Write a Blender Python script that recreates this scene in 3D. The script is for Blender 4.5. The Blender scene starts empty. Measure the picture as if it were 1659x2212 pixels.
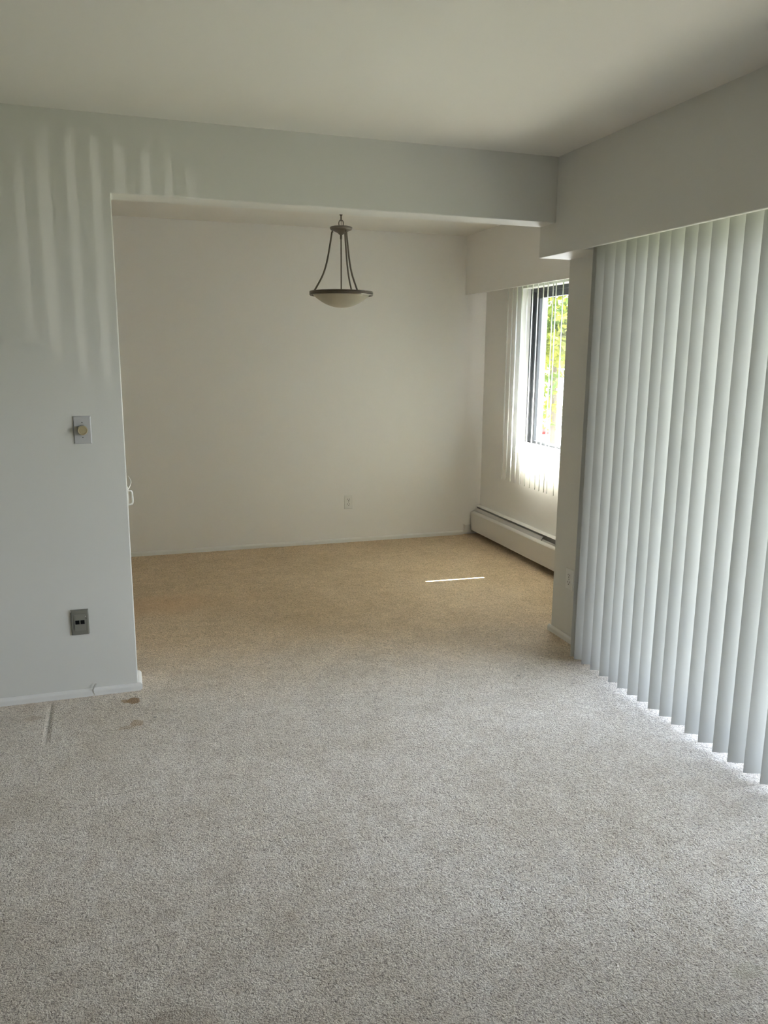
import bpy, bmesh, math, random
from mathutils import Vector, Matrix
random.seed(7)
S = bpy.context.scene
COL = S.collection
PI = math.pi
R = math.radians

# ------------------------------------------------------------------ camera
F_PX, YAW, PITCH, ROLL, EYE = 1713.0, R(18.35), R(11.2755), R(0.477), 1.5134
fw = Vector((math.sin(YAW)*math.cos(PITCH), math.cos(YAW)*math.cos(PITCH), -math.sin(PITCH)))
rt = Vector((math.cos(YAW), -math.sin(YAW), 0))
up = rt.cross(fw)
cr = math.cos(ROLL)*rt + math.sin(ROLL)*up
cu = -math.sin(ROLL)*rt + math.cos(ROLL)*up
cam_data = bpy.data.cameras.new('camera')
cam = bpy.data.objects.new('camera', cam_data)
COL.objects.link(cam)
m = Matrix.Identity(4)
for i in range(3):
    m[i][0] = cr[i]; m[i][1] = cu[i]; m[i][2] = -fw[i]
m[0][3], m[1][3], m[2][3] = 0, 0, EYE
cam.matrix_world = m
cam_data.sensor_fit = 'HORIZONTAL'; cam_data.sensor_width = 36
cam_data.lens = F_PX*36/1659
cam_data.clip_start = 0.05; cam_data.clip_end = 500
S.camera = cam

# ------------------------------------------------------------------ sky, sun, exposure
S.view_settings.view_transform = 'Standard'
S.view_settings.look = 'None'
S.view_settings.gamma = 1
S.view_settings.use_curve_mapping = False
S.view_settings.exposure = 3.27
S.cycles.use_denoising = True
S.cycles.max_bounces = 14
S.cycles.diffuse_bounces = 10
S.cycles.transmission_bounces = 8
S.cycles.transparent_max_bounces = 16
S.cycles.sample_clamp_indirect = 8
S.cycles.caustics_reflective = False
S.cycles.caustics_refractive = False

SKY_POWER, SUN_POWER = 2.0, 16.5
world = bpy.data.worlds.new('world'); S.world = world
world.use_nodes = True
nt = world.node_tree
bg = nt.nodes['Background']
tc = nt.nodes.new('ShaderNodeTexCoord'); sx = nt.nodes.new('ShaderNodeSeparateXYZ')
rp = nt.nodes.new('ShaderNodeValToRGB')
nt.links.new(tc.outputs['Generated'], sx.inputs[0]); nt.links.new(sx.outputs['Z'], rp.inputs[0])
nt.links.new(rp.outputs[0], bg.inputs[0])
rp.color_ramp.elements[0].position = 0.0; rp.color_ramp.elements[0].color = (0.91, 0.945, 1.0, 1)
rp.color_ramp.elements[1].position = 0.8; rp.color_ramp.elements[1].color = (0.50, 0.66, 1, 1)
bg.inputs[1].default_value = SKY_POWER

def lamp(name, kind, energy, color=(1,1,1), **kw):
    d = bpy.data.lights.new(name, kind); d.energy = energy; d.color = color
    for k, v in kw.items(): setattr(d, k, v)
    o = bpy.data.objects.new(name, d); COL.objects.link(o)
    return o
def aim(o, loc, direction):
    o.location = loc
    o.rotation_euler = Vector(direction).to_track_quat('-Z', 'Y').to_euler()

SUN_DIR = Vector((-1, 0.05, -1.50))
sun = lamp('sun', 'SUN', SUN_POWER, (1.0, 0.975, 0.94), angle=R(0.53))
aim(sun, (30, 2, 40), SUN_DIR)
# sun glint off a windscreen in the car park below; it throws the faint vane stripes on the front wall
glint = lamp('glint', 'SPOT', 1150, (1.0, 0.97, 0.88), shadow_soft_size=0.07, spot_size=R(1.36), spot_blend=0.05)
GD = Vector((-.749, .663, .115)).normalized()
aim(glint, Vector((0.03, 3.57, 1.89)) - GD*45, GD)
glint.scale = (.52, 1, 1)
# window openings as light portals
def portal(name, loc, direction, sx_, sy_):
    o = lamp(name, 'AREA', 1.0, shape='RECTANGLE', size=sx_, size_y=sy_)
    aim(o, loc, direction)
    o.data.cycles.is_portal = True
    return o
portal('door_portal', (2.47, 2.18, 1.02), (-1, 0, 0), 2.4, 2.0)
portal('window_portal', (3.14, 4.82, 1.41), (-1, 0, 0), 1.34, 1.2)

# ------------------------------------------------------------------ materials
def mat(name, color, rough=.6, spec=.3, metal=0, **kw):
    m = bpy.data.materials.new(name); m.use_nodes = True
    b = m.node_tree.nodes['Principled BSDF']
    b.inputs['Base Color'].default_value = (*color, 1)
    b.inputs['Roughness'].default_value = rough
    b.inputs['Specular IOR Level'].default_value = spec
    b.inputs['Metallic'].default_value = metal
    return m
def nodes(m): return m.node_tree.nodes, m.node_tree.links, m.node_tree.nodes['Principled BSDF']
def add_noise(m, scale, bump, dist=.002, tint=0.0, detail=3):
    n, l, b = nodes(m)
    t = n.new('ShaderNodeTexCoord'); no = n.new('ShaderNodeTexNoise')
    no.inputs['Scale'].default_value = scale; no.inputs['Detail'].default_value = detail
    l.new(t.outputs['Object'], no.inputs['Vector'])
    bp = n.new('ShaderNodeBump'); bp.inputs['Strength'].default_value = bump; bp.inputs['Distance'].default_value = dist
    l.new(no.outputs['Fac'], bp.inputs['Height']); l.new(bp.outputs[0], b.inputs['Normal'])
    if tint:
        c = b.inputs['Base Color'].default_value[:3]
        mx = n.new('ShaderNodeMix'); mx.data_type = 'RGBA'
        mx.inputs[6].default_value = (*[x*(1-tint) for x in c], 1); mx.inputs[7].default_value = (*[min(1, x*(1+tint)) for x in c], 1)
        l.new(no.outputs['Fac'], mx.inputs[0]); l.new(mx.outputs[2], b.inputs['Base Color'])
    return m
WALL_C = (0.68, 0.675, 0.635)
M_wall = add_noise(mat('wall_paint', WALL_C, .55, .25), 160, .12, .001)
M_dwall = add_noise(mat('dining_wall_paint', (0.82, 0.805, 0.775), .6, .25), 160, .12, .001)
M_ceil = add_noise(mat('ceiling_paint', (0.72, 0.70, 0.65), .7, .2), 120, .15, .001)
M_trim = mat('trim_paint', (0.77, 0.76, 0.73), .4, .4)
M_plate = mat('steel_grey_plate', (0.50, 0.50, 0.50), .4, .5)
M_white = mat('white_plastic', (0.75, 0.745, 0.71), .35, .5)
M_ivory = mat('ivory_knob', (0.46, 0.385, 0.235), .3, .5)
M_taupe = mat('taupe_plate', (0.185, 0.18, 0.15), .45, .4)
M_taupe2 = mat('taupe_insert', (0.21, 0.205, 0.175), .35, .5)
M_black = mat('black_recess', (0.008, 0.008, 0.008), .8, .1)
M_slot = mat('dark_slot', (0.06, 0.055, 0.045), .8, .1)
M_bronze = add_noise(mat('brushed_pewter', (0.20, 0.18, 0.15), .38, .5, .75), 400, .05, .0005, .12)
M_winframe = mat('dark_window_metal', (0.045, 0.048, 0.052), .45, .4)
M_winlight = mat('mill_aluminium', (0.55, 0.55, 0.55), .4, .5, .3)
M_heat = mat('heater_enamel', (0.72, 0.70, 0.66), .4, .4)
M_heatg = mat('heater_damper_grey', (0.52, 0.50, 0.48), .4, .5)
M_heatd = mat('heater_inner_shade', (0.05, 0.05, 0.05), .6, .3)
M_fin = mat('aluminium_fins', (0.35, 0.35, 0.36), .4, .5, .8)

def vane_material(name, al, tl):
    m = bpy.data.materials.new(name); m.use_nodes = True
    n, l, b = nodes(m)
    b.inputs['Base Color'].default_value = (al, al, al*.955, 1)
    b.inputs['Roughness'].default_value = .45; b.inputs['Specular IOR Level'].default_value = .3
    tr = n.new('ShaderNodeBsdfTranslucent'); tr.inputs[0].default_value = (0.82, 0.83, 0.80, 1)
    mx = n.new('ShaderNodeMixShader'); mx.inputs[0].default_value = tl
    l.new(b.outputs[0], mx.inputs[1]); l.new(tr.outputs[0], mx.inputs[2])
    l.new(mx.outputs[0], n['Material Output'].inputs[0])
    return m
M_vane = vane_material('vane_pvc', .58, .15)
M_vane2 = vane_material('short_vane_pvc', .88, .42)

def glass_material():
    m = bpy.data.materials.new('window_glass'); m.use_nodes = True
    n, l, b = nodes(m); n.remove(b)
    t = n.new('ShaderNodeBsdfTransparent'); t.inputs[0].default_value = (.95, .96, .96, 1)
    g = n.new('ShaderNodeBsdfGlossy'); g.inputs['Roughness'].default_value = .01
    lw = n.new('ShaderNodeLayerWeight'); lw.inputs[0].default_value = .5
    pw = n.new('ShaderNodeMath'); pw.operation = 'POWER'; pw.inputs[1].default_value = 5
    l.new(lw.outputs['Facing'], pw.inputs[0])
    f = n.new('ShaderNodeMath'); f.operation = 'MULTIPLY_ADD'; f.inputs[1].default_value = .9; f.inputs[2].default_value = .04
    l.new(pw.outputs[0], f.inputs[0])
    mx = n.new('ShaderNodeMixShader')
    l.new(f.outputs[0], mx.inputs[0]); l.new(t.outputs[0], mx.inputs[1]); l.new(g.outputs[0], mx.inputs[2])
    l.new(mx.outputs[0], n['Material Output'].inputs[0])
    return m
M_glass = glass_material()

def frosted_material():
    m = mat('frosted_alabaster_glass', (0.60, 0.57, 0.47), .35, .5)
    n, l, b = nodes(m)
    add_noise(m, 14, .0, .001, .10, 4)
    tr = n.new('ShaderNodeBsdfTranslucent'); tr.inputs[0].default_value = (.62, .58, .47, 1)
    mx = n.new('ShaderNodeMixShader'); mx.inputs[0].default_value = .35
    l.new(b.outputs[0], mx.inputs[1]); l.new(tr.outputs[0], mx.inputs[2])
    l.new(mx.outputs[0], n['Material Output'].inputs[0])
    return m
M_bowl = frosted_material()

def carpet_material():
    m = bpy.data.materials.new('carpet_pile'); m.use_nodes = True
    n, l, b = nodes(m)
    b.inputs['Roughness'].default_value = 1; b.inputs['Specular IOR Level'].default_value = .05
    b.inputs['Sheen Weight'].default_value = .15; b.inputs['Sheen Roughness'].default_value = .6
    tc = n.new('ShaderNodeTexCoord'); P = tc.outputs['Object']
    def noise(scale, detail=2, rough=.5, dist=0):
        o = n.new('ShaderNodeTexNoise'); o.inputs['Scale'].default_value = scale
        o.inputs['Detail'].default_value = detail; o.inputs['Roughness'].default_value = rough
        o.inputs['Distortion'].default_value = dist
        l.new(P, o.inputs['Vector']); return o.outputs['Fac']
    def ramp(fac, stops):
        r = n.new('ShaderNodeValToRGB'); e = r.color_ramp.elements
        e[0].position, e[0].color = stops[0][0], (*stops[0][1], 1)
        e[1].position, e[1].color = stops[1][0], (*stops[1][1], 1)
        for p, c in stops[2:]:
            x = e.new(p); x.color = (*c, 1)
        l.new(fac, r.inputs[0]); return r.outputs[0]
    def mix(fac, a, c, mode='MIX'):
        x = n.new('ShaderNodeMix'); x.data_type = 'RGBA'; x.blend_type = mode
        if isinstance(fac, float): x.inputs[0].default_value = fac
        else: l.new(fac, x.inputs[0])
        l.new(a, x.inputs[6])
        if isinstance(c, tuple): x.inputs[7].default_value = (*c, 1)
        else: l.new(c, x.inputs[7])
        return x.outputs[2]
    def math_(op, a, c=0.0, d=None):
        x = n.new('ShaderNodeMath'); x.operation = op
        for i, v in enumerate((a, c) if d is None else (a, c, d)):
            if isinstance(v, (int, float)): x.inputs[i].default_value = v
            else: l.new(v, x.inputs[i])
        return x.outputs[0]
    pile = noise(210, 2, .6, .6)
    pile2 = noise(95, 2, .55, .8)
    worn = noise(1.7, 3, .55, .4)
    patch = noise(7, 3, .6, .3)
    base = ramp(math_('ADD', math_('MULTIPLY', pile, .6), math_('MULTIPLY', pile2, .4)),
                [(.36, (.36, .31, .265)), (.49, (.79, .72, .635)), (.60, (.96, .90, .82))])
    base = mix(1.0, base, ramp(worn, [(.3, (.88, .86, .82)), (.65, (1, 1, 1))]), 'MULTIPLY')
    base = mix(.6, base, ramp(noise(24, 3, .6, .5), [(.38, (.84, .81, .78)), (.58, (1, 1, 1))]), 'MULTIPLY')
    base = mix(.8, base, ramp(patch, [(.35, (.90, .885, .86)), (.6, (1, 1, 1))]), 'MULTIPLY')
    sep = n.new('ShaderNodeSeparateXYZ'); l.new(P, sep.inputs[0]); X, Y = sep.outputs[0], sep.outputs[1]
    # warm sun bounce in the dining area, tinted into the carpet colour
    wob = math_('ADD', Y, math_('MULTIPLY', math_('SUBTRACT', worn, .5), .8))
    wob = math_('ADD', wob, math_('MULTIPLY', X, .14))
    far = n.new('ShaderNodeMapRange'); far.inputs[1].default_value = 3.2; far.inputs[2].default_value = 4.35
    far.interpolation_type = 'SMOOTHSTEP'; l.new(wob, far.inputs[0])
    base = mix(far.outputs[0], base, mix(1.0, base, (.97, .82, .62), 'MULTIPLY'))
    # spots: (x, y, radius x, radius y, colour, strength)
    wobx = math_('ADD', X, math_('MULTIPLY', math_('SUBTRACT', noise(28, 3), .5), .035))
    woby = math_('ADD', Y, math_('MULTIPLY', math_('SUBTRACT', noise(33, 3), .5), .05))
    for cx, cy, rx, ry, colr, k in ((-.012, 3.455, .030, .036, (.28, .16, .06), .9), (-.045, 3.462, .022, .018, (.30, .18, .07), .8), (-.351, 3.33, .006, .17, (.30, .26, .21), .45), (-.005, 3.225, .026, .030, (.42, .29, .16), .65),
                                    (-.045, 3.195, .034, .018, (.42, .29, .16), .5), (-.174, 3.41, .010, .010, (.2, .17, .13), .5),
                                    (.07, 3.26, .008, .008, (.14, .12, .10), .5), (.05, 2.0, .05, .03, (.36, .30, .22), .25), (-.42, 3.40, .04, .03, (.42, .31, .2), .35),
                                    (.03, 1.62, .12, .05, (.38, .31, .22), .3), (1.42, 1.35, .05, .025, (.45, .43, .3), .3),
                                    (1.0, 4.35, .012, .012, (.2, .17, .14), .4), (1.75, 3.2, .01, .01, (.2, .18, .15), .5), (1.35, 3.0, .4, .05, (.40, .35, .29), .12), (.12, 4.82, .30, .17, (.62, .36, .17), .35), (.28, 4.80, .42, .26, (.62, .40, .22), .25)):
        dx = math_('DIVIDE', math_('SUBTRACT', wobx if rx > .015 and ry < .1 else X, cx), rx)
        dy = math_('DIVIDE', math_('SUBTRACT', woby if rx > .015 and ry < .1 else Y, cy), ry)
        d2 = math_('ADD', math_('MULTIPLY', dx, dx), math_('MULTIPLY', dy, dy))
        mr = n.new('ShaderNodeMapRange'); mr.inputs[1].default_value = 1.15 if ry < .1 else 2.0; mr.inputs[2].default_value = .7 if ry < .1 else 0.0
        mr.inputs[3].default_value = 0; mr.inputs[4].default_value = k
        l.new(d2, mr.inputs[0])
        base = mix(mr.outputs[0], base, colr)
    l.new(base, b.inputs['Base Color'])
    # crease pressed into the pile near the front wall
    cx_ = math_('DIVIDE', math_('ABSOLUTE', math_('SUBTRACT', math_('ADD', X, math_('MULTIPLY', Y, .018)), -.292)), .016)
    cy_ = math_('DIVIDE', math_('ABSOLUTE', math_('SUBTRACT', Y, 3.33)), .21)
    cr_ = math_('MULTIPLY', math_('SUBTRACT', 1.0, math_('MINIMUM', cx_, 1.0)), math_('SUBTRACT', 1.0, math_('POWER', math_('MINIMUM', cy_, 1.0), 6)))
    h = math_('ADD', math_('MULTIPLY', pile, .5), math_('MULTIPLY', pile2, .6))
    h = math_('ADD', h, math_('MULTIPLY', noise(9, 2), .9))
    h = math_('SUBTRACT', h, math_('MULTIPLY', cr_, .75))
    bp = n.new('ShaderNodeBump'); bp.inputs['Strength'].default_value = .9; bp.inputs['Distance'].default_value = .011
    l.new(h, bp.inputs['Height']); l.new(bp.outputs[0], b.inputs['Normal'])
    return m
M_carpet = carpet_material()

# ------------------------------------------------------------------ helpers
def link(name, me, mt, parent=None):
    o = bpy.data.objects.new(name, me)
    if mt:
        for x in (mt if isinstance(mt, (list, tuple)) else [mt]): me.materials.append(x)
    COL.objects.link(o)
    if parent: o.parent = parent
    return o
def mesh(name, verts, faces, mt, parent=None, smooth=False):
    me = bpy.data.meshes.new(name); me.from_pydata(verts, [], faces); me.validate()
    bm = bmesh.new(); bm.from_mesh(me); bmesh.ops.recalc_face_normals(bm, faces=bm.faces)
    for f in bm.faces: f.smooth = smooth
    bm.to_mesh(me); bm.free()
    return link(name, me, mt, parent)
class MB:
    def __init__(s): s.v = []; s.f = []
    def add(s, v, f):
        k = len(s.v); s.v += [tuple(x) for x in v]; s.f += [tuple(i+k for i in q) for q in f]; return s
    def box(s, a, b):
        (x0, y0, z0), (x1, y1, z1) = a, b
        return s.add([(x0,y0,z0),(x1,y0,z0),(x1,y1,z0),(x0,y1,z0),(x0,y0,z1),(x1,y0,z1),(x1,y1,z1),(x0,y1,z1)],
                     [(0,3,2,1),(4,5,6,7),(0,1,5,4),(1,2,6,5),(2,3,7,6),(3,0,4,7)])
    def prism(s, poly, axis, a, b):
        """poly: 2D points in the plane across axis; x:(y,z) y:(x,z) z:(x,y)"""
        mk = {'x': lambda p, t: (t, p[0], p[1]), 'y': lambda p, t: (p[0], t, p[1]), 'z': lambda p, t: (p[0], p[1], t)}[axis]
        k = len(poly)
        return s.add([mk(p, a) for p in poly]+[mk(p, b) for p in poly],
                     [tuple(range(k)), tuple(range(2*k-1, k-1, -1))]+[(i, (i+1) % k, (i+1) % k+k, i+k) for i in range(k)])
    def ring(s, o, i, axis, a, b):
        """rectangular frame: o, i = (u0, w0, u1, w1)"""
        mk = {'x': lambda p, t: (t, p[0], p[1]), 'y': lambda p, t: (p[0], t, p[1]), 'z': lambda p, t: (p[0], p[1], t)}[axis]
        q = lambda r: [(r[0], r[1]), (r[2], r[1]), (r[2], r[3]), (r[0], r[3])]
        v = [mk(p, a) for p in q(o)+q(i)]+[mk(p, b) for p in q(o)+q(i)]
        f = []
        for j in range(4):
            k = (j+1) % 4
            f += [(j, k, k+4, j+4), (j+8, j+12, k+12, k+8), (j, j+8, k+8, k), (j+4, k+4, k+12, j+12)]
        return s.add(v, f)
    def lathe(s, prof, c=(0, 0, 0), seg=48, cap=True, axis='z'):
        v = []; f = []; k = len(prof)
        for i in range(seg):
            t = 2*PI*i/seg
            for r, z in prof:
                p = (r*math.cos(t), r*math.sin(t), z)
                if axis == 'y': p = (p[0], -p[2], p[1])      # sticks out towards -y
                if axis == 'x': p = (-p[2], p[0], p[1])      # sticks out towards -x
                v.append((c[0]+p[0], c[1]+p[1], c[2]+p[2]))
        for i in range(seg):
            j = (i+1) % seg
            for q in range(k-1): f.append((i*k+q, j*k+q, j*k+q+1, i*k+q+1))
        if cap:
            if prof[0][0] > 1e-6: f.append(tuple(i*k for i in range(seg)))
            if prof[-1][0] > 1e-6: f.append(tuple(i*k+k-1 for i in reversed(range(seg))))
        return s.add(v, f)
    def tube(s, pts, r, seg=10, closed=False):
        pts = [Vector(p) for p in pts]; n = len(pts); v = []; f = []
        up_ = Vector((.13, .21, 1)).normalized()
        for i, p in enumerate(pts):
            a = pts[(i-1) % n] if (closed or i) else p
            b = pts[(i+1) % n] if (closed or i < n-1) else p
            d = (b-a).normalized(); e = d.cross(up_)
            if e.length < .05: e = d.cross(Vector((1, 0, 0)))
            e.normalize(); g = d.cross(e)
            rr = r[i] if isinstance(r, (list, tuple)) else r
            for k in range(seg):
                t = 2*PI*k/seg; v.append(p+rr*(math.cos(t)*e+math.sin(t)*g))
        for i in range(n if closed else n-1):
            j = (i+1) % n
            for k in range(seg):
                q = (k+1) % seg; f.append((i*seg+k, i*seg+q, j*seg+q, j*seg+k))
        if not closed:
            f.append(tuple(range(seg))); f.append(tuple((n-1)*seg+k for k in reversed(range(seg))))
        return s.add(v, f)
    def build(s, name, mt, parent=None, smooth=False): return mesh(name, s.v, s.f, mt, parent, smooth)
def bevel(o, w, seg=3, ang=30):
    b = o.modifiers.new('bevel', 'BEVEL'); b.width = w; b.segments = seg; b.limit_method = 'ANGLE'; b.angle_limit = R(ang)
    b.use_clamp_overlap = True
    return o
def smooth_angle(o, ang=40):
    for p in o.data.polygons: p.use_smooth = True
    o.data.set_sharp_from_angle(angle=R(ang)); return o
def structure(o): o['kind'] = 'structure'; return o
def tag(o, label, cat, group=None, kind=None):
    o['label'] = label; o['category'] = cat
    if group: o['group'] = group
    if kind: o['kind'] = kind
    return o
def thing(name, loc, label, cat, group=None):
    o = bpy.data.objects.new(name, None); COL.objects.link(o); o.location = loc
    o.empty_display_size = .05
    return tag(o, label, cat, group)
def bezier(p, n=16):
    """Catmull-Rom through points"""
    out = []
    for i in range(len(p)-1):
        p0, p1, p2, p3 = [Vector(p[max(0, min(len(p)-1, i+k))]) for k in (-1, 0, 1, 2)]
        for j in range(n):
            t = j/n
            out.append(.5*((2*p1)+(-p0+p2)*t+(2*p0-5*p1+4*p2-p3)*t*t+(-p0+3*p1-3*p2+p3)*t**3))
    out.append(Vector(p[-1])); return out

# ------------------------------------------------------------------ room measures
CEIL = 2.44
Y1, T1 = 3.572, 0.154          # partition with the wide opening
YB = Y1+T1
XL, ZH = 0.010, 2.142          # left edge and head of the opening
XS, ZS = 2.048, 1.993          # living room soffit face and underside
XP = 2.227                     # inner face of the outer wall (living room)
Y2 = 6.096                     # far wall of the dining area
XR = 2.889                     # window wall of the dining area
XD, ZD = 2.699, 1.985          # dining valance
LX, BY = -2.6, -2.8            # left and rear limits of the living room
DLX = -1.3                     # left limit of the dining area
WT = .22

# ------------------------------------------------------------------ shell
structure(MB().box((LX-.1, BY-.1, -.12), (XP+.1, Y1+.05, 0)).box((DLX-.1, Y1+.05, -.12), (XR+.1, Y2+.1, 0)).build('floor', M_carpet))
structure(MB().box((LX-.15, BY-.15, CEIL), (XR+WT, Y2+.2, CEIL+.16)).build('ceiling', M_ceil))
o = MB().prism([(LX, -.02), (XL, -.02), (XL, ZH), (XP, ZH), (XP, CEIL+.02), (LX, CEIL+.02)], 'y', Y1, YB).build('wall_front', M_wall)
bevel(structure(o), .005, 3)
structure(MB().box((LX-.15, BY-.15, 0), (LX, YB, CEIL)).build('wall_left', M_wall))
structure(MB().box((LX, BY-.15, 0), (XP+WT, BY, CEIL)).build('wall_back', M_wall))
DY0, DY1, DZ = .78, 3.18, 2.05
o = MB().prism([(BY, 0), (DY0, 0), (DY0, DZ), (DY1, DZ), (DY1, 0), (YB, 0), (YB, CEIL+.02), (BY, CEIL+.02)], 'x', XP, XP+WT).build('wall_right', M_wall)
bevel(structure(o), .005, 3)
structure(MB().box((XP+WT, Y1-.06, 0), (XR+WT, YB, CEIL)).build('wall_right_return', M_wall))
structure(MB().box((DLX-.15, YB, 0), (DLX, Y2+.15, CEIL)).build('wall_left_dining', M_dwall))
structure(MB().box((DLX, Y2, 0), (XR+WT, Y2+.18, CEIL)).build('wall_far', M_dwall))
WY0, WY1, WZ0, WZ1 = 4.15, 5.485, .800, 1.998
o = MB().ring((YB, 0, Y2, CEIL), (WY0, WZ0, WY1, WZ1), 'x', XR, XR+WT).build('wall_right_dining', M_dwall)
structure(o)
# soffit along the glass door: closed next to the pier, open pocket over the blind
o = MB().prism([(XS, BY), (XS, YB), (XP, YB), (XP, 3.345), (XS+.022, 3.345), (XS+.022, BY)], 'z', ZS, CEIL+.02).build('trim_1', M_wall)
bevel(structure(o), .0035, 2)
o = MB().prism([(XD, YB), (XD, Y2), (XD+.02, Y2), (XD+.02, YB)], 'z', ZD, CEIL+.02).build('trim_2', M_dwall)
bevel(structure(o), .003, 2)

# baseboards: rounded-top moulding
BP = [(0, 0), (.013, 0), (.013, .020), (.0125, .0235), (.0100, .0280), (.0065, .0315), (.003, .034), (0, .034)]
def base_y(y, x0, x1, sign=-1):       # runs along x on a wall at y
    return [(y+sign*p[0], p[1]) for p in BP], 'x', x0, x1
def base_x(x, y0, y1, sign=-1, k=1.0):
    return [(x+sign*p[0]*k, p[1]) for p in BP], 'y', y0, y1
b1 = MB().prism(*base_y(Y1, LX, -.182)); b1.prism(*base_y(Y1, -.1805, XL+.012))
bf = structure(b1.build('baseboard_front', M_trim))
chip = []
for px__, pz__, py__ in ((-.1775, .006, .0145), (-.1830, .018, .0150), (-.1840, .030, .0155), (-.1795, .041, .0165), (-.1735, .050, .0150), (-.1705, .056, .0120)):
    chip.append((px__, Y1-py__, pz__))
mb = MB().add([p for c in chip for p in ((c[0]-.0034, c[1]+.002, c[2]), (c[0]+.0034, c[1]-.001, c[2]), (c[0]+.0034, c[1]+.003, c[2]), (c[0]-.0034, c[1]+.006, c[2]))],
              [(k*4+a, k*4+(a+1) % 4, k*4+4+(a+1) % 4, k*4+4+a) for k in range(5) for a in range(4)]+[(0, 1, 2, 3), (20, 23, 22, 21)])
mb.build('split_edge', M_trim, bf)
o = MB().prism(*base_x(XL, Y1+.002, YB, 1, 1.4)).build('baseboard_opening', M_trim); structure(o)
structure(MB().prism(*base_y(Y2, DLX, 2.735)).build('baseboard_far', M_trim))
structure(MB().prism(*base_x(XP, DY1+.01, YB+.016)).build('baseboard_right', M_trim))
structure(MB().prism(*base_x(LX, BY, Y1, 1)).build('baseboard_left', M_trim))

# ------------------------------------------------------------------ sliding glass door behind the blind
d1 = bpy.data.objects.new('door_1', None); COL.objects.link(d1); d1.location = (XP+.12, (DY0+DY1)/2, 0); structure(d1)
def at_parent(o, p):
    o.parent = p; o.matrix_parent_inverse = Matrix.Translation(p.location).inverted(); return o
dm = (DY0+DY1)/2
at_parent(MB().ring((DY0+.001, .001, DY1-.001, DZ-.001), (DY0+.04, .03, DY1-.04, DZ-.04), 'x', XP+.08, XP+.18).build('door_frame', M_winlight), d1)
for (a, b, x) in ((DY0+.04, dm+.03, XP+.10), (dm-.03, DY1-.04, XP+.14)):
    sash = at_parent(MB().ring((a, .031, b, DZ-.041), (a+.055, .09, b-.055, DZ-.10), 'x', x, x+.03).build('sliding_panel', M_winlight), d1)
    g = MB().box((x+.012, a+.054, .089), (x+.018, b-.054, DZ-.099)).build('glass_pane', M_glass); at_parent(g, d1)

# ------------------------------------------------------------------ dining window
w1 = bpy.data.objects.new('window_1', None); COL.objects.link(w1); w1.location = (XR+.075, (WY0+WY1)/2, WZ0); structure(w1)
FX = XR+.075
at_parent(bevel(MB().ring((WY0+.001, WZ0+.018, WY1-.001, WZ1-.001), (WY0+.045, WZ0+.058, WY1-.045, WZ1-.028), 'x', FX, FX+.07).build('window_frame', M_winframe), .003, 2), w1)
at_parent(MB().ring((4.83, WZ0+.0585, WY1-.046, WZ1-.0285), (4.885, WZ0+.075, WY1-.118, WZ1-.072), 'x', FX+.012, FX+.04).build('window_sash', M_winframe), w1)
at_parent(MB().ring((WY0+.046, WZ0+.0585, 4.87, WZ1-.0285), (WY0+.11, WZ0+.10, 4.82, WZ1-.072), 'x', FX+.042, FX+.066).build('window_sash', M_winframe), w1)
at_parent(MB().box((FX+.022, 4.884, WZ0+.074), (FX+.027, WY1-.117, WZ1-.071)).build('glass_pane', M_glass), w1)
at_parent(MB().box((FX+.050, WY0+.109, WZ0+.099), (FX+.055, 4.821, WZ1-.071)).build('glass_pane', M_glass), w1)
at_parent(MB().box((FX-.004, WY0+.001, WZ0+.0165), (FX+.02, WY1-.001, WZ0+.056)).build('sunlit_bottom_track', M_winlight), w1)  # pale metal paints the sunlit look onto the dark frame's bottom
for z in (1.49, 1.20):
    at_parent(smooth_angle(MB().lathe([(0, .002), (.004, .0015), (.0045, 0)], (FX+.0115, WY1-.085, z), 12, True, 'x').build('screw', M_white)), w1)
at_parent(bevel(MB().box((XR-.018, WY0-.05, WZ0-.022), (FX-.0045, WY1+.0, WZ0+.016)).build('window_sill', M_trim), .004, 2), w1)

# ------------------------------------------------------------------ vertical blinds
def vane_mesh(z0, z1, w=.089, sag=.006, thick=.0009, cut=True):
    """curved slat, local x across, bulging to -y"""
    n = 10; mb = MB(); v = []; f = []
    rows = [z0, z0+.35*(z1-z0), z0+.7*(z1-z0), z1]
    for zi, z in enumerate(rows):
        for side in (0, 1):
            for i in range(n+1):
                u = i/n*2-1
                v.append((u*w/2, -sag*(1-u*u)+side*thick, z))
    k = n+1
    for zi in range(len(rows)-1):
        a = zi*2*k; b = (zi+1)*2*k
        for i in range(n):
            f += [(a+i, a+i+1, b+i+1, b+i), (a+k+i, b+k+i, b+k+i+1, a+k+i+1)]
        f += [(a, b, b+k, a+k), (a+n, a+k+n, b+k+n, b+n)]
    e = (len(rows)-1)*2*k
    for i in range(n):
        f += [(i, i+k, i+k+1, i+1), (e+i, e+i+1, e+i+k+1, e+i+k)]
    return mb.add(v, f)
def add_vane(parent, me_mb, x, y, ang, name='vane'):
    o = me_mb if isinstance(me_mb, bpy.types.Object) else None
    c = o.copy(); COL.objects.link(c); c.parent = parent
    c.location = Vector((x, y, 0))-parent.location; c.rotation_euler = (random.uniform(-.0015, .0015), random.uniform(-.0015, .0015), ang)
    return c
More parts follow.
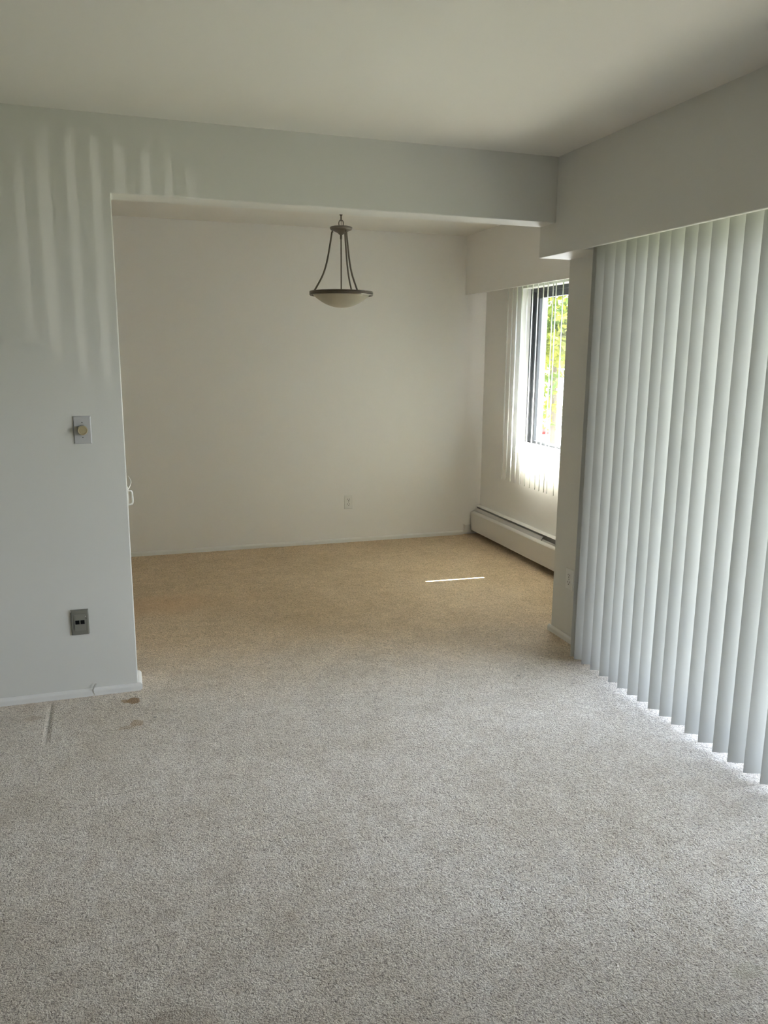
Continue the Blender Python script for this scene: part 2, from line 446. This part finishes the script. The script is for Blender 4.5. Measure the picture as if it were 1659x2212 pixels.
# living room: left edges measured along the track
left = [3.303, 3.267, 3.200, 3.121, 3.045, 2.970, 2.897, 2.822, 2.748, 2.673, 2.597, 2.518, 2.435, 2.356, 2.274, 2.194, 2.112, 2.031]
left.append(left[-1]-.095)
while left[-1] > .9: left.append(left[-1]-.079)
vb = thing('vertical_blind', (2.136, 2.15, 1.99), 'long floor-length white vertical blind in front of the glass door', 'vertical blind')
at_parent(MB().box((2.112, .93, ZS+.03), (2.160, 3.335, ZS+.062)).build('headrail', M_white), vb)
proto = vane_mesh(.020, ZS+.022).build('vane', M_vane, None); smooth_angle(proto, 50)
TH = R(-18.5)
for i, y in enumerate(left):
    a = TH+R(random.uniform(-2.5, 2.5)) + (R(-3) if i in (2, 9, 15) else 0)
    cx, cy = 2.094+.0445*math.cos(a), y+.0445*math.sin(a)
    if i == 0:
        proto.parent = vb; proto.location = Vector((cx, cy, 0))-vb.location; proto.rotation_euler = (0, 0, a)
        first = proto
    else: add_vane(vb, first, cx, cy, a)
    c = MB().box((cx-.006, cy-.0015, ZS+.0225), (cx+.006, cy+.0015, ZS+.0298)).build('vane_clip', M_white); at_parent(c, vb)

for o in [x for x in COL.objects if x.parent == vb and x.name.startswith('vane') and 'clip' not in x.name]:
    o.location.z = -vb.location.z
vb2 = thing('vertical_blind', (2.799, 4.8, 2.0), 'short white vertical blind with opened vanes in front of the window', 'vertical blind')
at_parent(MB().box((2.775, 4.05, ZD+.035), (2.823, 5.58, ZD+.066)).build('headrail', M_white), vb2)
proto2 = vane_mesh(.570, ZD+.03, .089, .0055).build('vane', M_vane2, None); smooth_angle(proto2, 50)
dys = [5.530, 5.458, 5.386, 5.311, 5.236, 5.160, 5.085, 5.010, 4.945, 4.880, 4.836, 4.744, 4.668, 4.594, 4.52, 4.446, 4.372, 4.298, 4.224, 4.150, 4.09]
for i, y in enumerate(dys):
    a = R(90-28.5+random.uniform(-1.2, 1.2))
    if i == 0:
        proto2.parent = vb2; proto2.location = Vector((2.799, y, 0))-vb2.location; proto2.rotation_euler = (0, 0, a)
    else: add_vane(vb2, proto2, 2.799, y, a)
    c = MB().box((2.793, y-.0015, ZD+.0303), (2.805, y+.0015, ZD+.0348)).build('vane_clip', M_white); at_parent(c, vb2)
for o in [x for x in COL.objects if x.parent == vb2 and x.name.startswith('vane') and 'clip' not in x.name]:
    o.location.z = -vb2.location.z

# ------------------------------------------------------------------ baseboard heater
ht = thing('baseboard_heater', (2.85, 4.9, 0), 'long off-white baseboard heater under the window', 'heater')
HY0, HY1 = YB+.02, 6.075
HX = 2.797
at_parent(bevel(MB().prism([(XR-.001, .012), (XR-.001, .252), (XR-.020, .256), (XR-.046, .246), (XR-.046, .243), (XR-.020, .252), (XR-.005, .248), (XR-.005, .012)], 'y', HY0, HY1).build('back_panel', M_heat), .001, 1), ht)
at_parent(bevel(MB().prism([(HX, .042), (HX, .192), (HX+.006, .199), (HX+.028, .206), (HX+.028, .203), (HX+.008, .196), (HX+.003, .190), (HX+.003, .042)], 'y', HY0, HY1).build('front_panel', M_heat), .001, 1), ht)
at_parent(MB().prism([(HX+.0300, .203), (HX+.0315, .2015), (HX+.0515, .2285), (HX+.050, .230)], 'y', 4.93, HY1-.012).build('damper', M_heatg), ht)
at_parent(MB().prism([(HX+.037, .200), (HX+.039, .1985), (HX+.0475, .2115), (HX+.046, .213)], 'y', HY0+.02, 4.929).build('damper', M_heatg), ht)
at_parent(MB().box((HX+.006, HY0+.02, .10), (HX+.086, HY1-.02, .185)).build('fin_pack', M_heatd), ht)  # solid block, near-black to put the heater's inner shade into its colour
at_parent(MB().prism([(HX+.001, .045), (HX+.001, .195), (HX+.03, .205), (XR-.040, .243), (XR-.006, .250), (XR-.006, .015), (HX+.03, .03)], 'y', HY1-.010, HY1-.002).build('end_cap', M_heat), ht)
for y in (4.3, 4.92, 5.55):
    at_parent(MB().box((HX+.006, y, .05), (XR-.006, y+.004, .196)).build('bracket', M_heatd), ht)

# ------------------------------------------------------------------ pendant lamp
LXY = (1.335, 4.9)
pl = thing('pendant_lamp', (LXY[0], LXY[1], CEIL), 'pewter bowl pendant lamp with three curved arms and frosted glass shade', 'lamp')
PX = .00296
Zr = 1.876        # ring middle
view = math.atan2(LXY[0], LXY[1])
def pol(phi, r, z):
    a = R(phi)
    # offset to the right = sin, towards the far side = cos (as seen from the living room)
    dx = math.sin(a)*math.cos(view)+math.cos(a)*math.sin(view)
    dy = -math.sin(a)*math.sin(view)+math.cos(a)*math.cos(view)
    return (LXY[0]+r*dx, LXY[1]+r*dy, z)
c3 = (LXY[0], LXY[1], 0)
RR = 66.5*PX
ring_prof = [(RR-.012, Zr-.012), (RR-.004, Zr-.0125), (RR-.001, Zr-.010), (RR, Zr-.007), (RR-.003, Zr-.004), (RR, Zr-.001), (RR, Zr+.003),
             (RR-.003, Zr+.006), (RR, Zr+.009), (RR-.002, Zr+.0125), (RR-.012, Zr+.0125), (RR-.014, Zr+.010), (RR-.014, Zr-.010), (RR-.012, Zr-.012)]
at_parent(smooth_angle(MB().lathe(ring_prof, c3, 72, False).build('rim', M_bronze), 35), pl)
RB = RR-.0145; D = .082
out = [(RB*math.cos(t), Zr-.002-D*math.sin(t)) for t in [i*PI/2/14 for i in range(15)]]
# shallow bowl: blend of arc and cone so that the sides run flatter
out = [(r, Zr-.002-D*(1-(r/RB)**2.1)) for r in [RB*(1-i/16) for i in range(17)]]
inn = [(max(r-.003, 0), z+.005) for r, z in reversed(out)]
at_parent(smooth_angle(MB().lathe(out+inn, c3, 72, False).build('glass_bowl', M_bowl), 60), pl)
ZT = Zr+.124*2.96-.0
ZT = 2.262        # cap disc
cap = [(0, ZT-.040), (.012, ZT-.038), (.020, ZT-.030), (.040, ZT-.020), (.064, ZT-.010), (.068, ZT-.004), (.068, ZT+.004), (.062, ZT+.007), (.030, ZT+.010), (0, ZT+.012)]
at_parent(smooth_angle(MB().lathe(cap, c3, 48, False).build('top_cap', M_bronze), 35), pl)
rod = MB().tube([(LXY[0], LXY[1], ZT-.036), (LXY[0], LXY[1], Zr-.045)], .0042, 12).lathe([(0, ZT-.036), (.007, ZT-.036), (.007, ZT-.062), (.005, ZT-.066), (0, ZT-.066)], c3, 20, False)
at_parent(smooth_angle(rod.build('center_rod', M_bronze), 35), pl)
for phi in (25, 145, -95):
    prof = [(18.5, 118), (21.5, 99), (29.0, 60), (38.5, 32), (55.5, 2), (57, -1)]
    pts = bezier([pol(phi, r*PX*1.02, Zr+.006+h*PX*1.02) for r, h in prof], 8)
    mbx = MB().tube(pts, .0054, 10)
    a0 = pol(phi, 17*PX, ZT-.020); mbx.tube([a0, pts[0]], .0062, 10)
    at_parent(smooth_angle(mbx.build('arm', M_bronze), 50), pl)
def link_pts(cz, h, w, ang):
    pts = []
    for i in range(24):
        t = 2*PI*i/24
        x = w/2*math.cos(t); z = h/2*math.sin(t)
        z = math.copysign(min(abs(z)*1.15, h/2), z)
        pts.append((LXY[0]+x*math.cos(ang), LXY[1]+x*math.sin(ang), cz+z))
    return pts
at_parent(smooth_angle(MB().tube(link_pts(ZT+.027, .036, .028, -view), .0030, 8, True).build('loop', M_bronze), 60), pl)
z = ZT+.027+.018+.014
k = 0
while z < CEIL-.02:
    at_parent(smooth_angle(MB().tube(link_pts(z, .038, .016, -view+(1.3 if k % 2 == 0 else -.27)), .0027, 8, True).build('chain_link', M_bronze), 60), pl)
    z += .031; k += 1
at_parent(smooth_angle(MB().tube([(LXY[0]+.001, LXY[1], ZT+.01), (LXY[0]+.002, LXY[1]+.001, (ZT+CEIL)/2), (LXY[0], LXY[1], CEIL-.02)], .0016, 6).build('cord', M_bronze), 60), pl)
at_parent(smooth_angle(MB().lathe([(0, CEIL-.028), (.02, CEIL-.026), (.050, CEIL-.012), (.062, CEIL-.001), (0, CEIL-.001)], c3, 40, False).build('ceiling_canopy', M_bronze), 35), pl)

# ------------------------------------------------------------------ wall plates
def plate_y(name, x0, x1, z0, z1, y, t, mt, parent):
    """plate on a wall facing -y, with chamfered edge"""
    e = .004
    v = [(x0, y, z0), (x1, y, z0), (x1, y, z1), (x0, y, z1), (x0, y-t*.4, z0), (x1, y-t*.4, z0), (x1, y-t*.4, z1), (x0, y-t*.4, z1),
         (x0+e, y-t, z0+e), (x1-e, y-t, z0+e), (x1-e, y-t, z1-e), (x0+e, y-t, z1-e)]
    f = [(0, 1, 2, 3)]+[(i, (i+1) % 4, (i+1) % 4+4, i+4) for i in range(4)]+[(i+4, (i+1) % 4+4, (i+1) % 4+8, i+8) for i in range(4)]+[(8, 9, 10, 11)]
    return at_parent(mesh(name, v, f, mt), parent)
# dimmer
dx, dz = -.1562, 1.1890
dim = thing('dimmer_switch', (dx, Y1, dz), 'grey rotary dimmer plate with an ivory knob on the front wall', 'light switch')
plate_y('face_plate', dx-.0355, dx+.0355, dz-.0585, dz+.0585, Y1, .006, M_plate, dim)
kn = [(0, .024), (.0145, .024), (.0150, .026), (.0185, .0265), (.0195, .024), (.0200, .012), (.0205, .007), (0, .007)]
at_parent(smooth_angle(MB().lathe(kn, (dx+.001, Y1, dz-.001), 40, False, 'y').build('knob', M_ivory), 35), dim)
at_parent(smooth_angle(MB().lathe([(0, .007), (.009, .007), (.009, .0055), (0, .0055)], (dx+.001, Y1, dz-.001), 24, False, 'y').build('knob_collar', M_slot), 35), dim)
for s in (-1, 1):
    at_parent(MB().lathe([(0, .0068), (.0022, .0066), (.0024, .0055), (0, .0055)], (dx, Y1, dz+s*.031), 14, False, 'y').build('screw', M_slot), dim)
# phone / data plate
px_, pz_ = -.2183, .3478
ph = thing('phone_jack', (px_, Y1, pz_), 'taupe wall plate with two black square jacks above the baseboard', 'wall jack')
plate_y('face_plate', px_-.0370, px_+.0365, pz_-.0580, pz_+.0575, Y1, .009, M_taupe, ph)
ins = MB().ring((px_-.0225, pz_-.0375, px_+.0225, pz_+.0355), (px_-.0195, pz_-.0085, px_+.0195, pz_+.0100), 'y', Y1-.0112, Y1-.0088)
at_parent(ins.build('insert', M_taupe2), ph)
at_parent(MB().box((px_-.0016, Y1-.0113, pz_-.0084), (px_+.0016, Y1-.0090, pz_+.0099)).build('divider', M_taupe2), ph)
for s in (-1, 1):
    xx = px_+s*.0105
    at_parent(MB().box((xx-.0086, Y1-.0102, pz_-.0082), (xx+.0086, Y1-.0092, pz_+.0097)).build('jack', M_black), ph)
at_parent(smooth_angle(MB().lathe([(0, .0105), (.0017, .0100), (.002, .0089), (0, .0089)], (px_+.0265, Y1, pz_+.0165), 12, False, 'y').build('screw', M_slot), 35), ph)
for a_, b_ in (((px_+.0355, Y1-.0095, pz_-.0585), (px_+.0385, Y1-.001, pz_-.0545)), ((px_-.0365, Y1-.0096, pz_+.047), (px_-.0345, Y1-.0085, pz_+.0565)), ((px_+.0235, Y1-.0116, pz_+.025), (px_+.0262, Y1-.0089, pz_+.0275))):
    at_parent(MB().box(a_, b_).build('paint_chip', M_trim), ph)
# duplex outlets
def outlet(name_label, axis, a, b, z):
    """axis 'y': wall facing -y at y=b, centre x=a ; axis 'x': wall facing -x at x=b, centre y=a"""
    root = thing('wall_outlet', (a, b, z) if axis == 'y' else (b, a, z), name_label, 'power outlet')
    if axis == 'y': tr = lambda p: p
    w, h = .035, .057
    def tf(v):          # from (u, depth, z) to the world
        u, d, zz = v
        return (a+u, b-d, z+zz) if axis == 'y' else (b-d, a+u, z+zz)
    def put(mb, nm, mt):
        return at_parent(mesh(nm, [tf(v) for v in mb.v], mb.f, mt), root)
    e = .003; t = .0065
    v = [(-w, 0, -h), (w, 0, -h), (w, 0, h), (-w, 0, h), (-w, t*.5, -h), (w, t*.5, -h), (w, t*.5, h), (-w, t*.5, h), (-w+e, t, -h+e), (w-e, t, -h+e), (w-e, t, h-e), (-w+e, t, h-e)]
    f = [(0, 1, 2, 3)]+[(i, (i+1) % 4, (i+1) % 4+4, i+4) for i in range(4)]+[(i+4, (i+1) % 4+4, (i+1) % 4+8, i+8) for i in range(4)]+[(8, 9, 10, 11)]
    put(MB().add(v, f), 'face_plate', M_white)
    for s in (-1, 1):
        cz = s*.0195
        pts = []
        for i in range(28):
            tt = 2*PI*i/28
            pts.append((.0170*math.cos(tt), max(-.0135, min(.0135, .0170*math.sin(tt)))+cz))
        k = len(pts)
        mb = MB().add([(p[0], t+.0018, p[1]) for p in pts]+[(p[0]*1.03, t-.0002, cz+(p[1]-cz)*1.03) for p in pts],
                      [tuple(range(k))]+[(i, (i+1) % k, (i+1) % k+k, i+k) for i in range(k)])
        rc = put(mb, 'receptacle', M_white)
        sl = MB()
        for (u0, u1, z0, z1) in ((-.0085, -.0055, -.001, .0085), (.0055, .0085, .000, .0085), (-.0028, .0028, -.0105, -.0045)):
            sl.add([(u0, t+.0023, cz+z0), (u1, t+.0023, cz+z0), (u1, t+.0023, cz+z1), (u0, t+.0023, cz+z1),
                    (u0, t+.0015, cz+z0), (u1, t+.0015, cz+z0), (u1, t+.0015, cz+z1), (u0, t+.0015, cz+z1)],
                   [(0, 1, 2, 3), (4, 7, 6, 5), (0, 4, 5, 1), (1, 5, 6, 2), (2, 6, 7, 3), (3, 7, 4, 0)])
        s_ = mesh('slots', [tf(v) for v in sl.v], sl.f, M_slot)
        s_.parent = rc
    put(MB().add([(.0025*math.cos(i*PI/6), t+.001, .0025*math.sin(i*PI/6)) for i in range(12)]+[(.003*math.cos(i*PI/6), t-.0002, .003*math.sin(i*PI/6)) for i in range(12)],
                 [tuple(range(12))]+[(i, (i+1) % 12, (i+1) % 12+12, i+12) for i in range(12)]), 'screw', M_slot)
    return root
outlet('white duplex power outlet low on the far dining wall', 'y', 1.7170, Y2, .3330)
outlet('white duplex power outlet on the pier, half behind the long blind', 'x', 3.5560, XP, .3440)
# small block in the far corner on the baseboard
cb = MB().box((2.738, Y2-.042, .024), (2.790, Y2-.001, .090)).build('cable_box', M_trim)
tag(bevel(cb, .003, 2), 'small white square box above the baseboard beside the heater end', 'cable box')
# white plastic hook on the edge of the opening
hk = thing('plastic_hook', (XL, 3.648, .9), 'small white plastic loop hook on the edge of the opening', 'hook')
hy = 3.649
lp = bezier([(XL+.002, hy, .908), (XL+.013, hy, .908), (XL+.019, hy, .900), (XL+.0205, hy, .878), (XL+.021, hy, .858), (XL+.015, hy, .848), (XL+.002, hy, .847)], 6)
at_parent(smooth_angle(MB().tube(lp, .0040, 8).build('loop', M_white), 60), hk)
at_parent(bevel(MB().box((XL, hy-.012, .842), (XL+.003, hy+.012, .925)).build('mounting_strip', M_white), .001, 1), hk)
pr = bezier([(XL+.001, hy, .915), (XL+.010, hy, .928), (XL+.017, hy, .945), (XL+.014, hy, .960), (XL+.007, hy, .974)], 6)
at_parent(smooth_angle(MB().tube(pr, [.0032*(1-.55*i/(len(pr)-1)) for i in range(len(pr))], 8).build('prong', M_white), 60), hk)

# ------------------------------------------------------------------ outdoors
M_conc = add_noise(mat('balcony_concrete', (0.21, 0.20, 0.165), .9, .1), 30, .2, .002, .08)
M_grass = add_noise(mat('lawn', (0.05, 0.058, 0.030), .95, .1), 3, .3, .02, .3)
M_lot = add_noise(mat('pale_paving', (0.55, 0.55, 0.54), .9, .1), 2, .1, .01, .08)
M_stucco = add_noise(mat('outer_wall', (0.45, 0.44, 0.42), .9, .1), 60, .2, .002)
M_leaf = mat('leaf', (0.30, 0.42, 0.05), .6, .2)
M_leaf2 = mat('dark_leaf', (0.05, 0.08, 0.03), .7, .15)
def leafmat():
    m = M_leaf; n, l, b = nodes(m)
    oi = n.new('ShaderNodeTexCoord'); no = n.new('ShaderNodeTexNoise'); no.inputs['Scale'].default_value = .9
    l.new(oi.outputs['Object'], no.inputs['Vector'])
    r = n.new('ShaderNodeValToRGB'); l.new(no.outputs['Fac'], r.inputs[0])
    r.color_ramp.elements[0].position = .4; r.color_ramp.elements[0].color = (.07, .115, .02, 1)
    r.color_ramp.elements[1].position = .6; r.color_ramp.elements[1].color = (.20, .20, .02, 1)
    l.new(r.outputs[0], b.inputs['Base Color'])
    tr = n.new('ShaderNodeBsdfTranslucent'); l.new(r.outputs[0], tr.inputs[0])
    mx = n.new('ShaderNodeMixShader'); mx.inputs[0].default_value = .45
    l.new(b.outputs[0], mx.inputs[1]); l.new(tr.outputs[0], mx.inputs[2]); l.new(mx.outputs[0], n['Material Output'].inputs[0])
leafmat()
M_bark = add_noise(mat('bark', (.14, .11, .08), .9, .1), 20, .5, .02, .2)
M_red = mat('red_canvas', (.10, .011, .008), .8, .1)
GZ = -5.5
structure(MB().box((2.6, -40, GZ-.3), (120, 120, GZ)).build('ground', M_grass))
structure(MB().box((14, 14, GZ+.001), (60, 90, GZ+.05)).build('paving', M_lot))
structure(MB().box((XP+WT+.001, .2, -.25), (4.4, 2.8, -.03)).build('balcony_floor', M_conc))
structure(MB().box((XP+WT+.001, -3, 2.62), (4.85, Y1-.02, 2.80)).build('balcony_roof', M_conc))
structure(MB().box((XR+WT+.001, Y1, 2.70), (3.72, Y2+3, 2.85)).build('eave', M_conc))

def tree(loc, r, h, n, seed, label, leaf=.08, lm=None):
    rnd = random.Random(seed)
    t = thing('tree', loc, label, 'tree', None)
    x, y, z = loc
    mb = MB().tube(bezier([(x, y, z), (x+.1, y-.05, z+h*.3), (x-.05, y+.1, z+h*.6), (x, y, z+h*.85)], 6), [.22*(1-.75*i/18) for i in range(19)], 10)
    tips = []
    for i in range(16):
        a = rnd.uniform(0, 2*PI); zz = z+h*rnd.uniform(.48, .82); q = r*rnd.uniform(.5, .95)
        e = Vector((x+q*math.cos(a), y+q*math.sin(a), zz+rnd.uniform(.3, 1.2)))
        mb.tube([(x, y, zz), ((x+e.x)/2, (y+e.y)/2, (zz+e.z)/2+.15), e], [.07, .045, .015], 6); tips.append(e)
    at_parent(mb.build('trunk', M_bark), t)
    v = []; f = []
    for i in range(n):
        # leaves cluster in clumps inside an ellipsoid crown
        while True:
            p = Vector((rnd.uniform(-1, 1), rnd.uniform(-1, 1), rnd.uniform(-1, 1)))
            if .25 < p.length < 1: break
        if rnd.random() < .55:
            b = rnd.choice(tips); p = b+Vector((rnd.gauss(0, .5), rnd.gauss(0, .5), rnd.gauss(0, .45)))
        else: p = Vector((x+p.x*r, y+p.y*r, z+h*.66+p.z*h*.34))
        s = rnd.uniform(.65, 1.4)*leaf
        d = Vector((rnd.gauss(0, 1), rnd.gauss(0, 1), rnd.gauss(0, 1))).normalized()
        e = d.orthogonal().normalized(); e.rotate(Matrix.Rotation(rnd.uniform(0, 6.28), 3, d)); g = d.cross(e)
        k = len(v)
        v += [p-e*s, p-g*s*.45+d*s*.1, p+e*s, p+g*s*.45+d*s*.1]
        f.append((k, k+1, k+2, k+3))
    me = bpy.data.meshes.new('foliage'); me.from_pydata(v, [], f)
    at_parent(link('foliage', me, lm or M_leaf), t)
    return t
tree((14.3, 24.6, GZ), 4.6, 13.5, 24000, 3, 'yellow-green leafy tree seen through the dining window', .13)
for i, (tx, ty, th) in enumerate(((15, 10, 9), (15, -.5, 10), (14, -17.5, 9))):  # unseen trees, added only to cut low daylight through the glass door
    tree((tx, ty, GZ), 3.2, th, 6000, 20+i, 'unseen dark green tree added beyond the balcony to block low daylight', .20, M_leaf2)['group'] = 'added light-blocking trees beyond the balcony'
# parasol far below, a small red peak between the leaves
ux, uy = 28.6, 50.4
um = thing('patio_umbrella', (ux, uy, GZ), 'tiny red patio umbrella far outside at the window bottom', 'umbrella')
at_parent(MB().lathe([(0, GZ+2.25), (.06, GZ+2.2), (.62, GZ+1.70), (.64, GZ+1.50), (.61, GZ+1.50), (.58, GZ+1.68), (0, GZ+2.15)], (ux, uy, 0), 8, False).build('canopy', M_red), um)
at_parent(MB().tube([(ux, uy, GZ), (ux, uy, GZ+2.2)], .025, 8).build('pole', M_white), um)
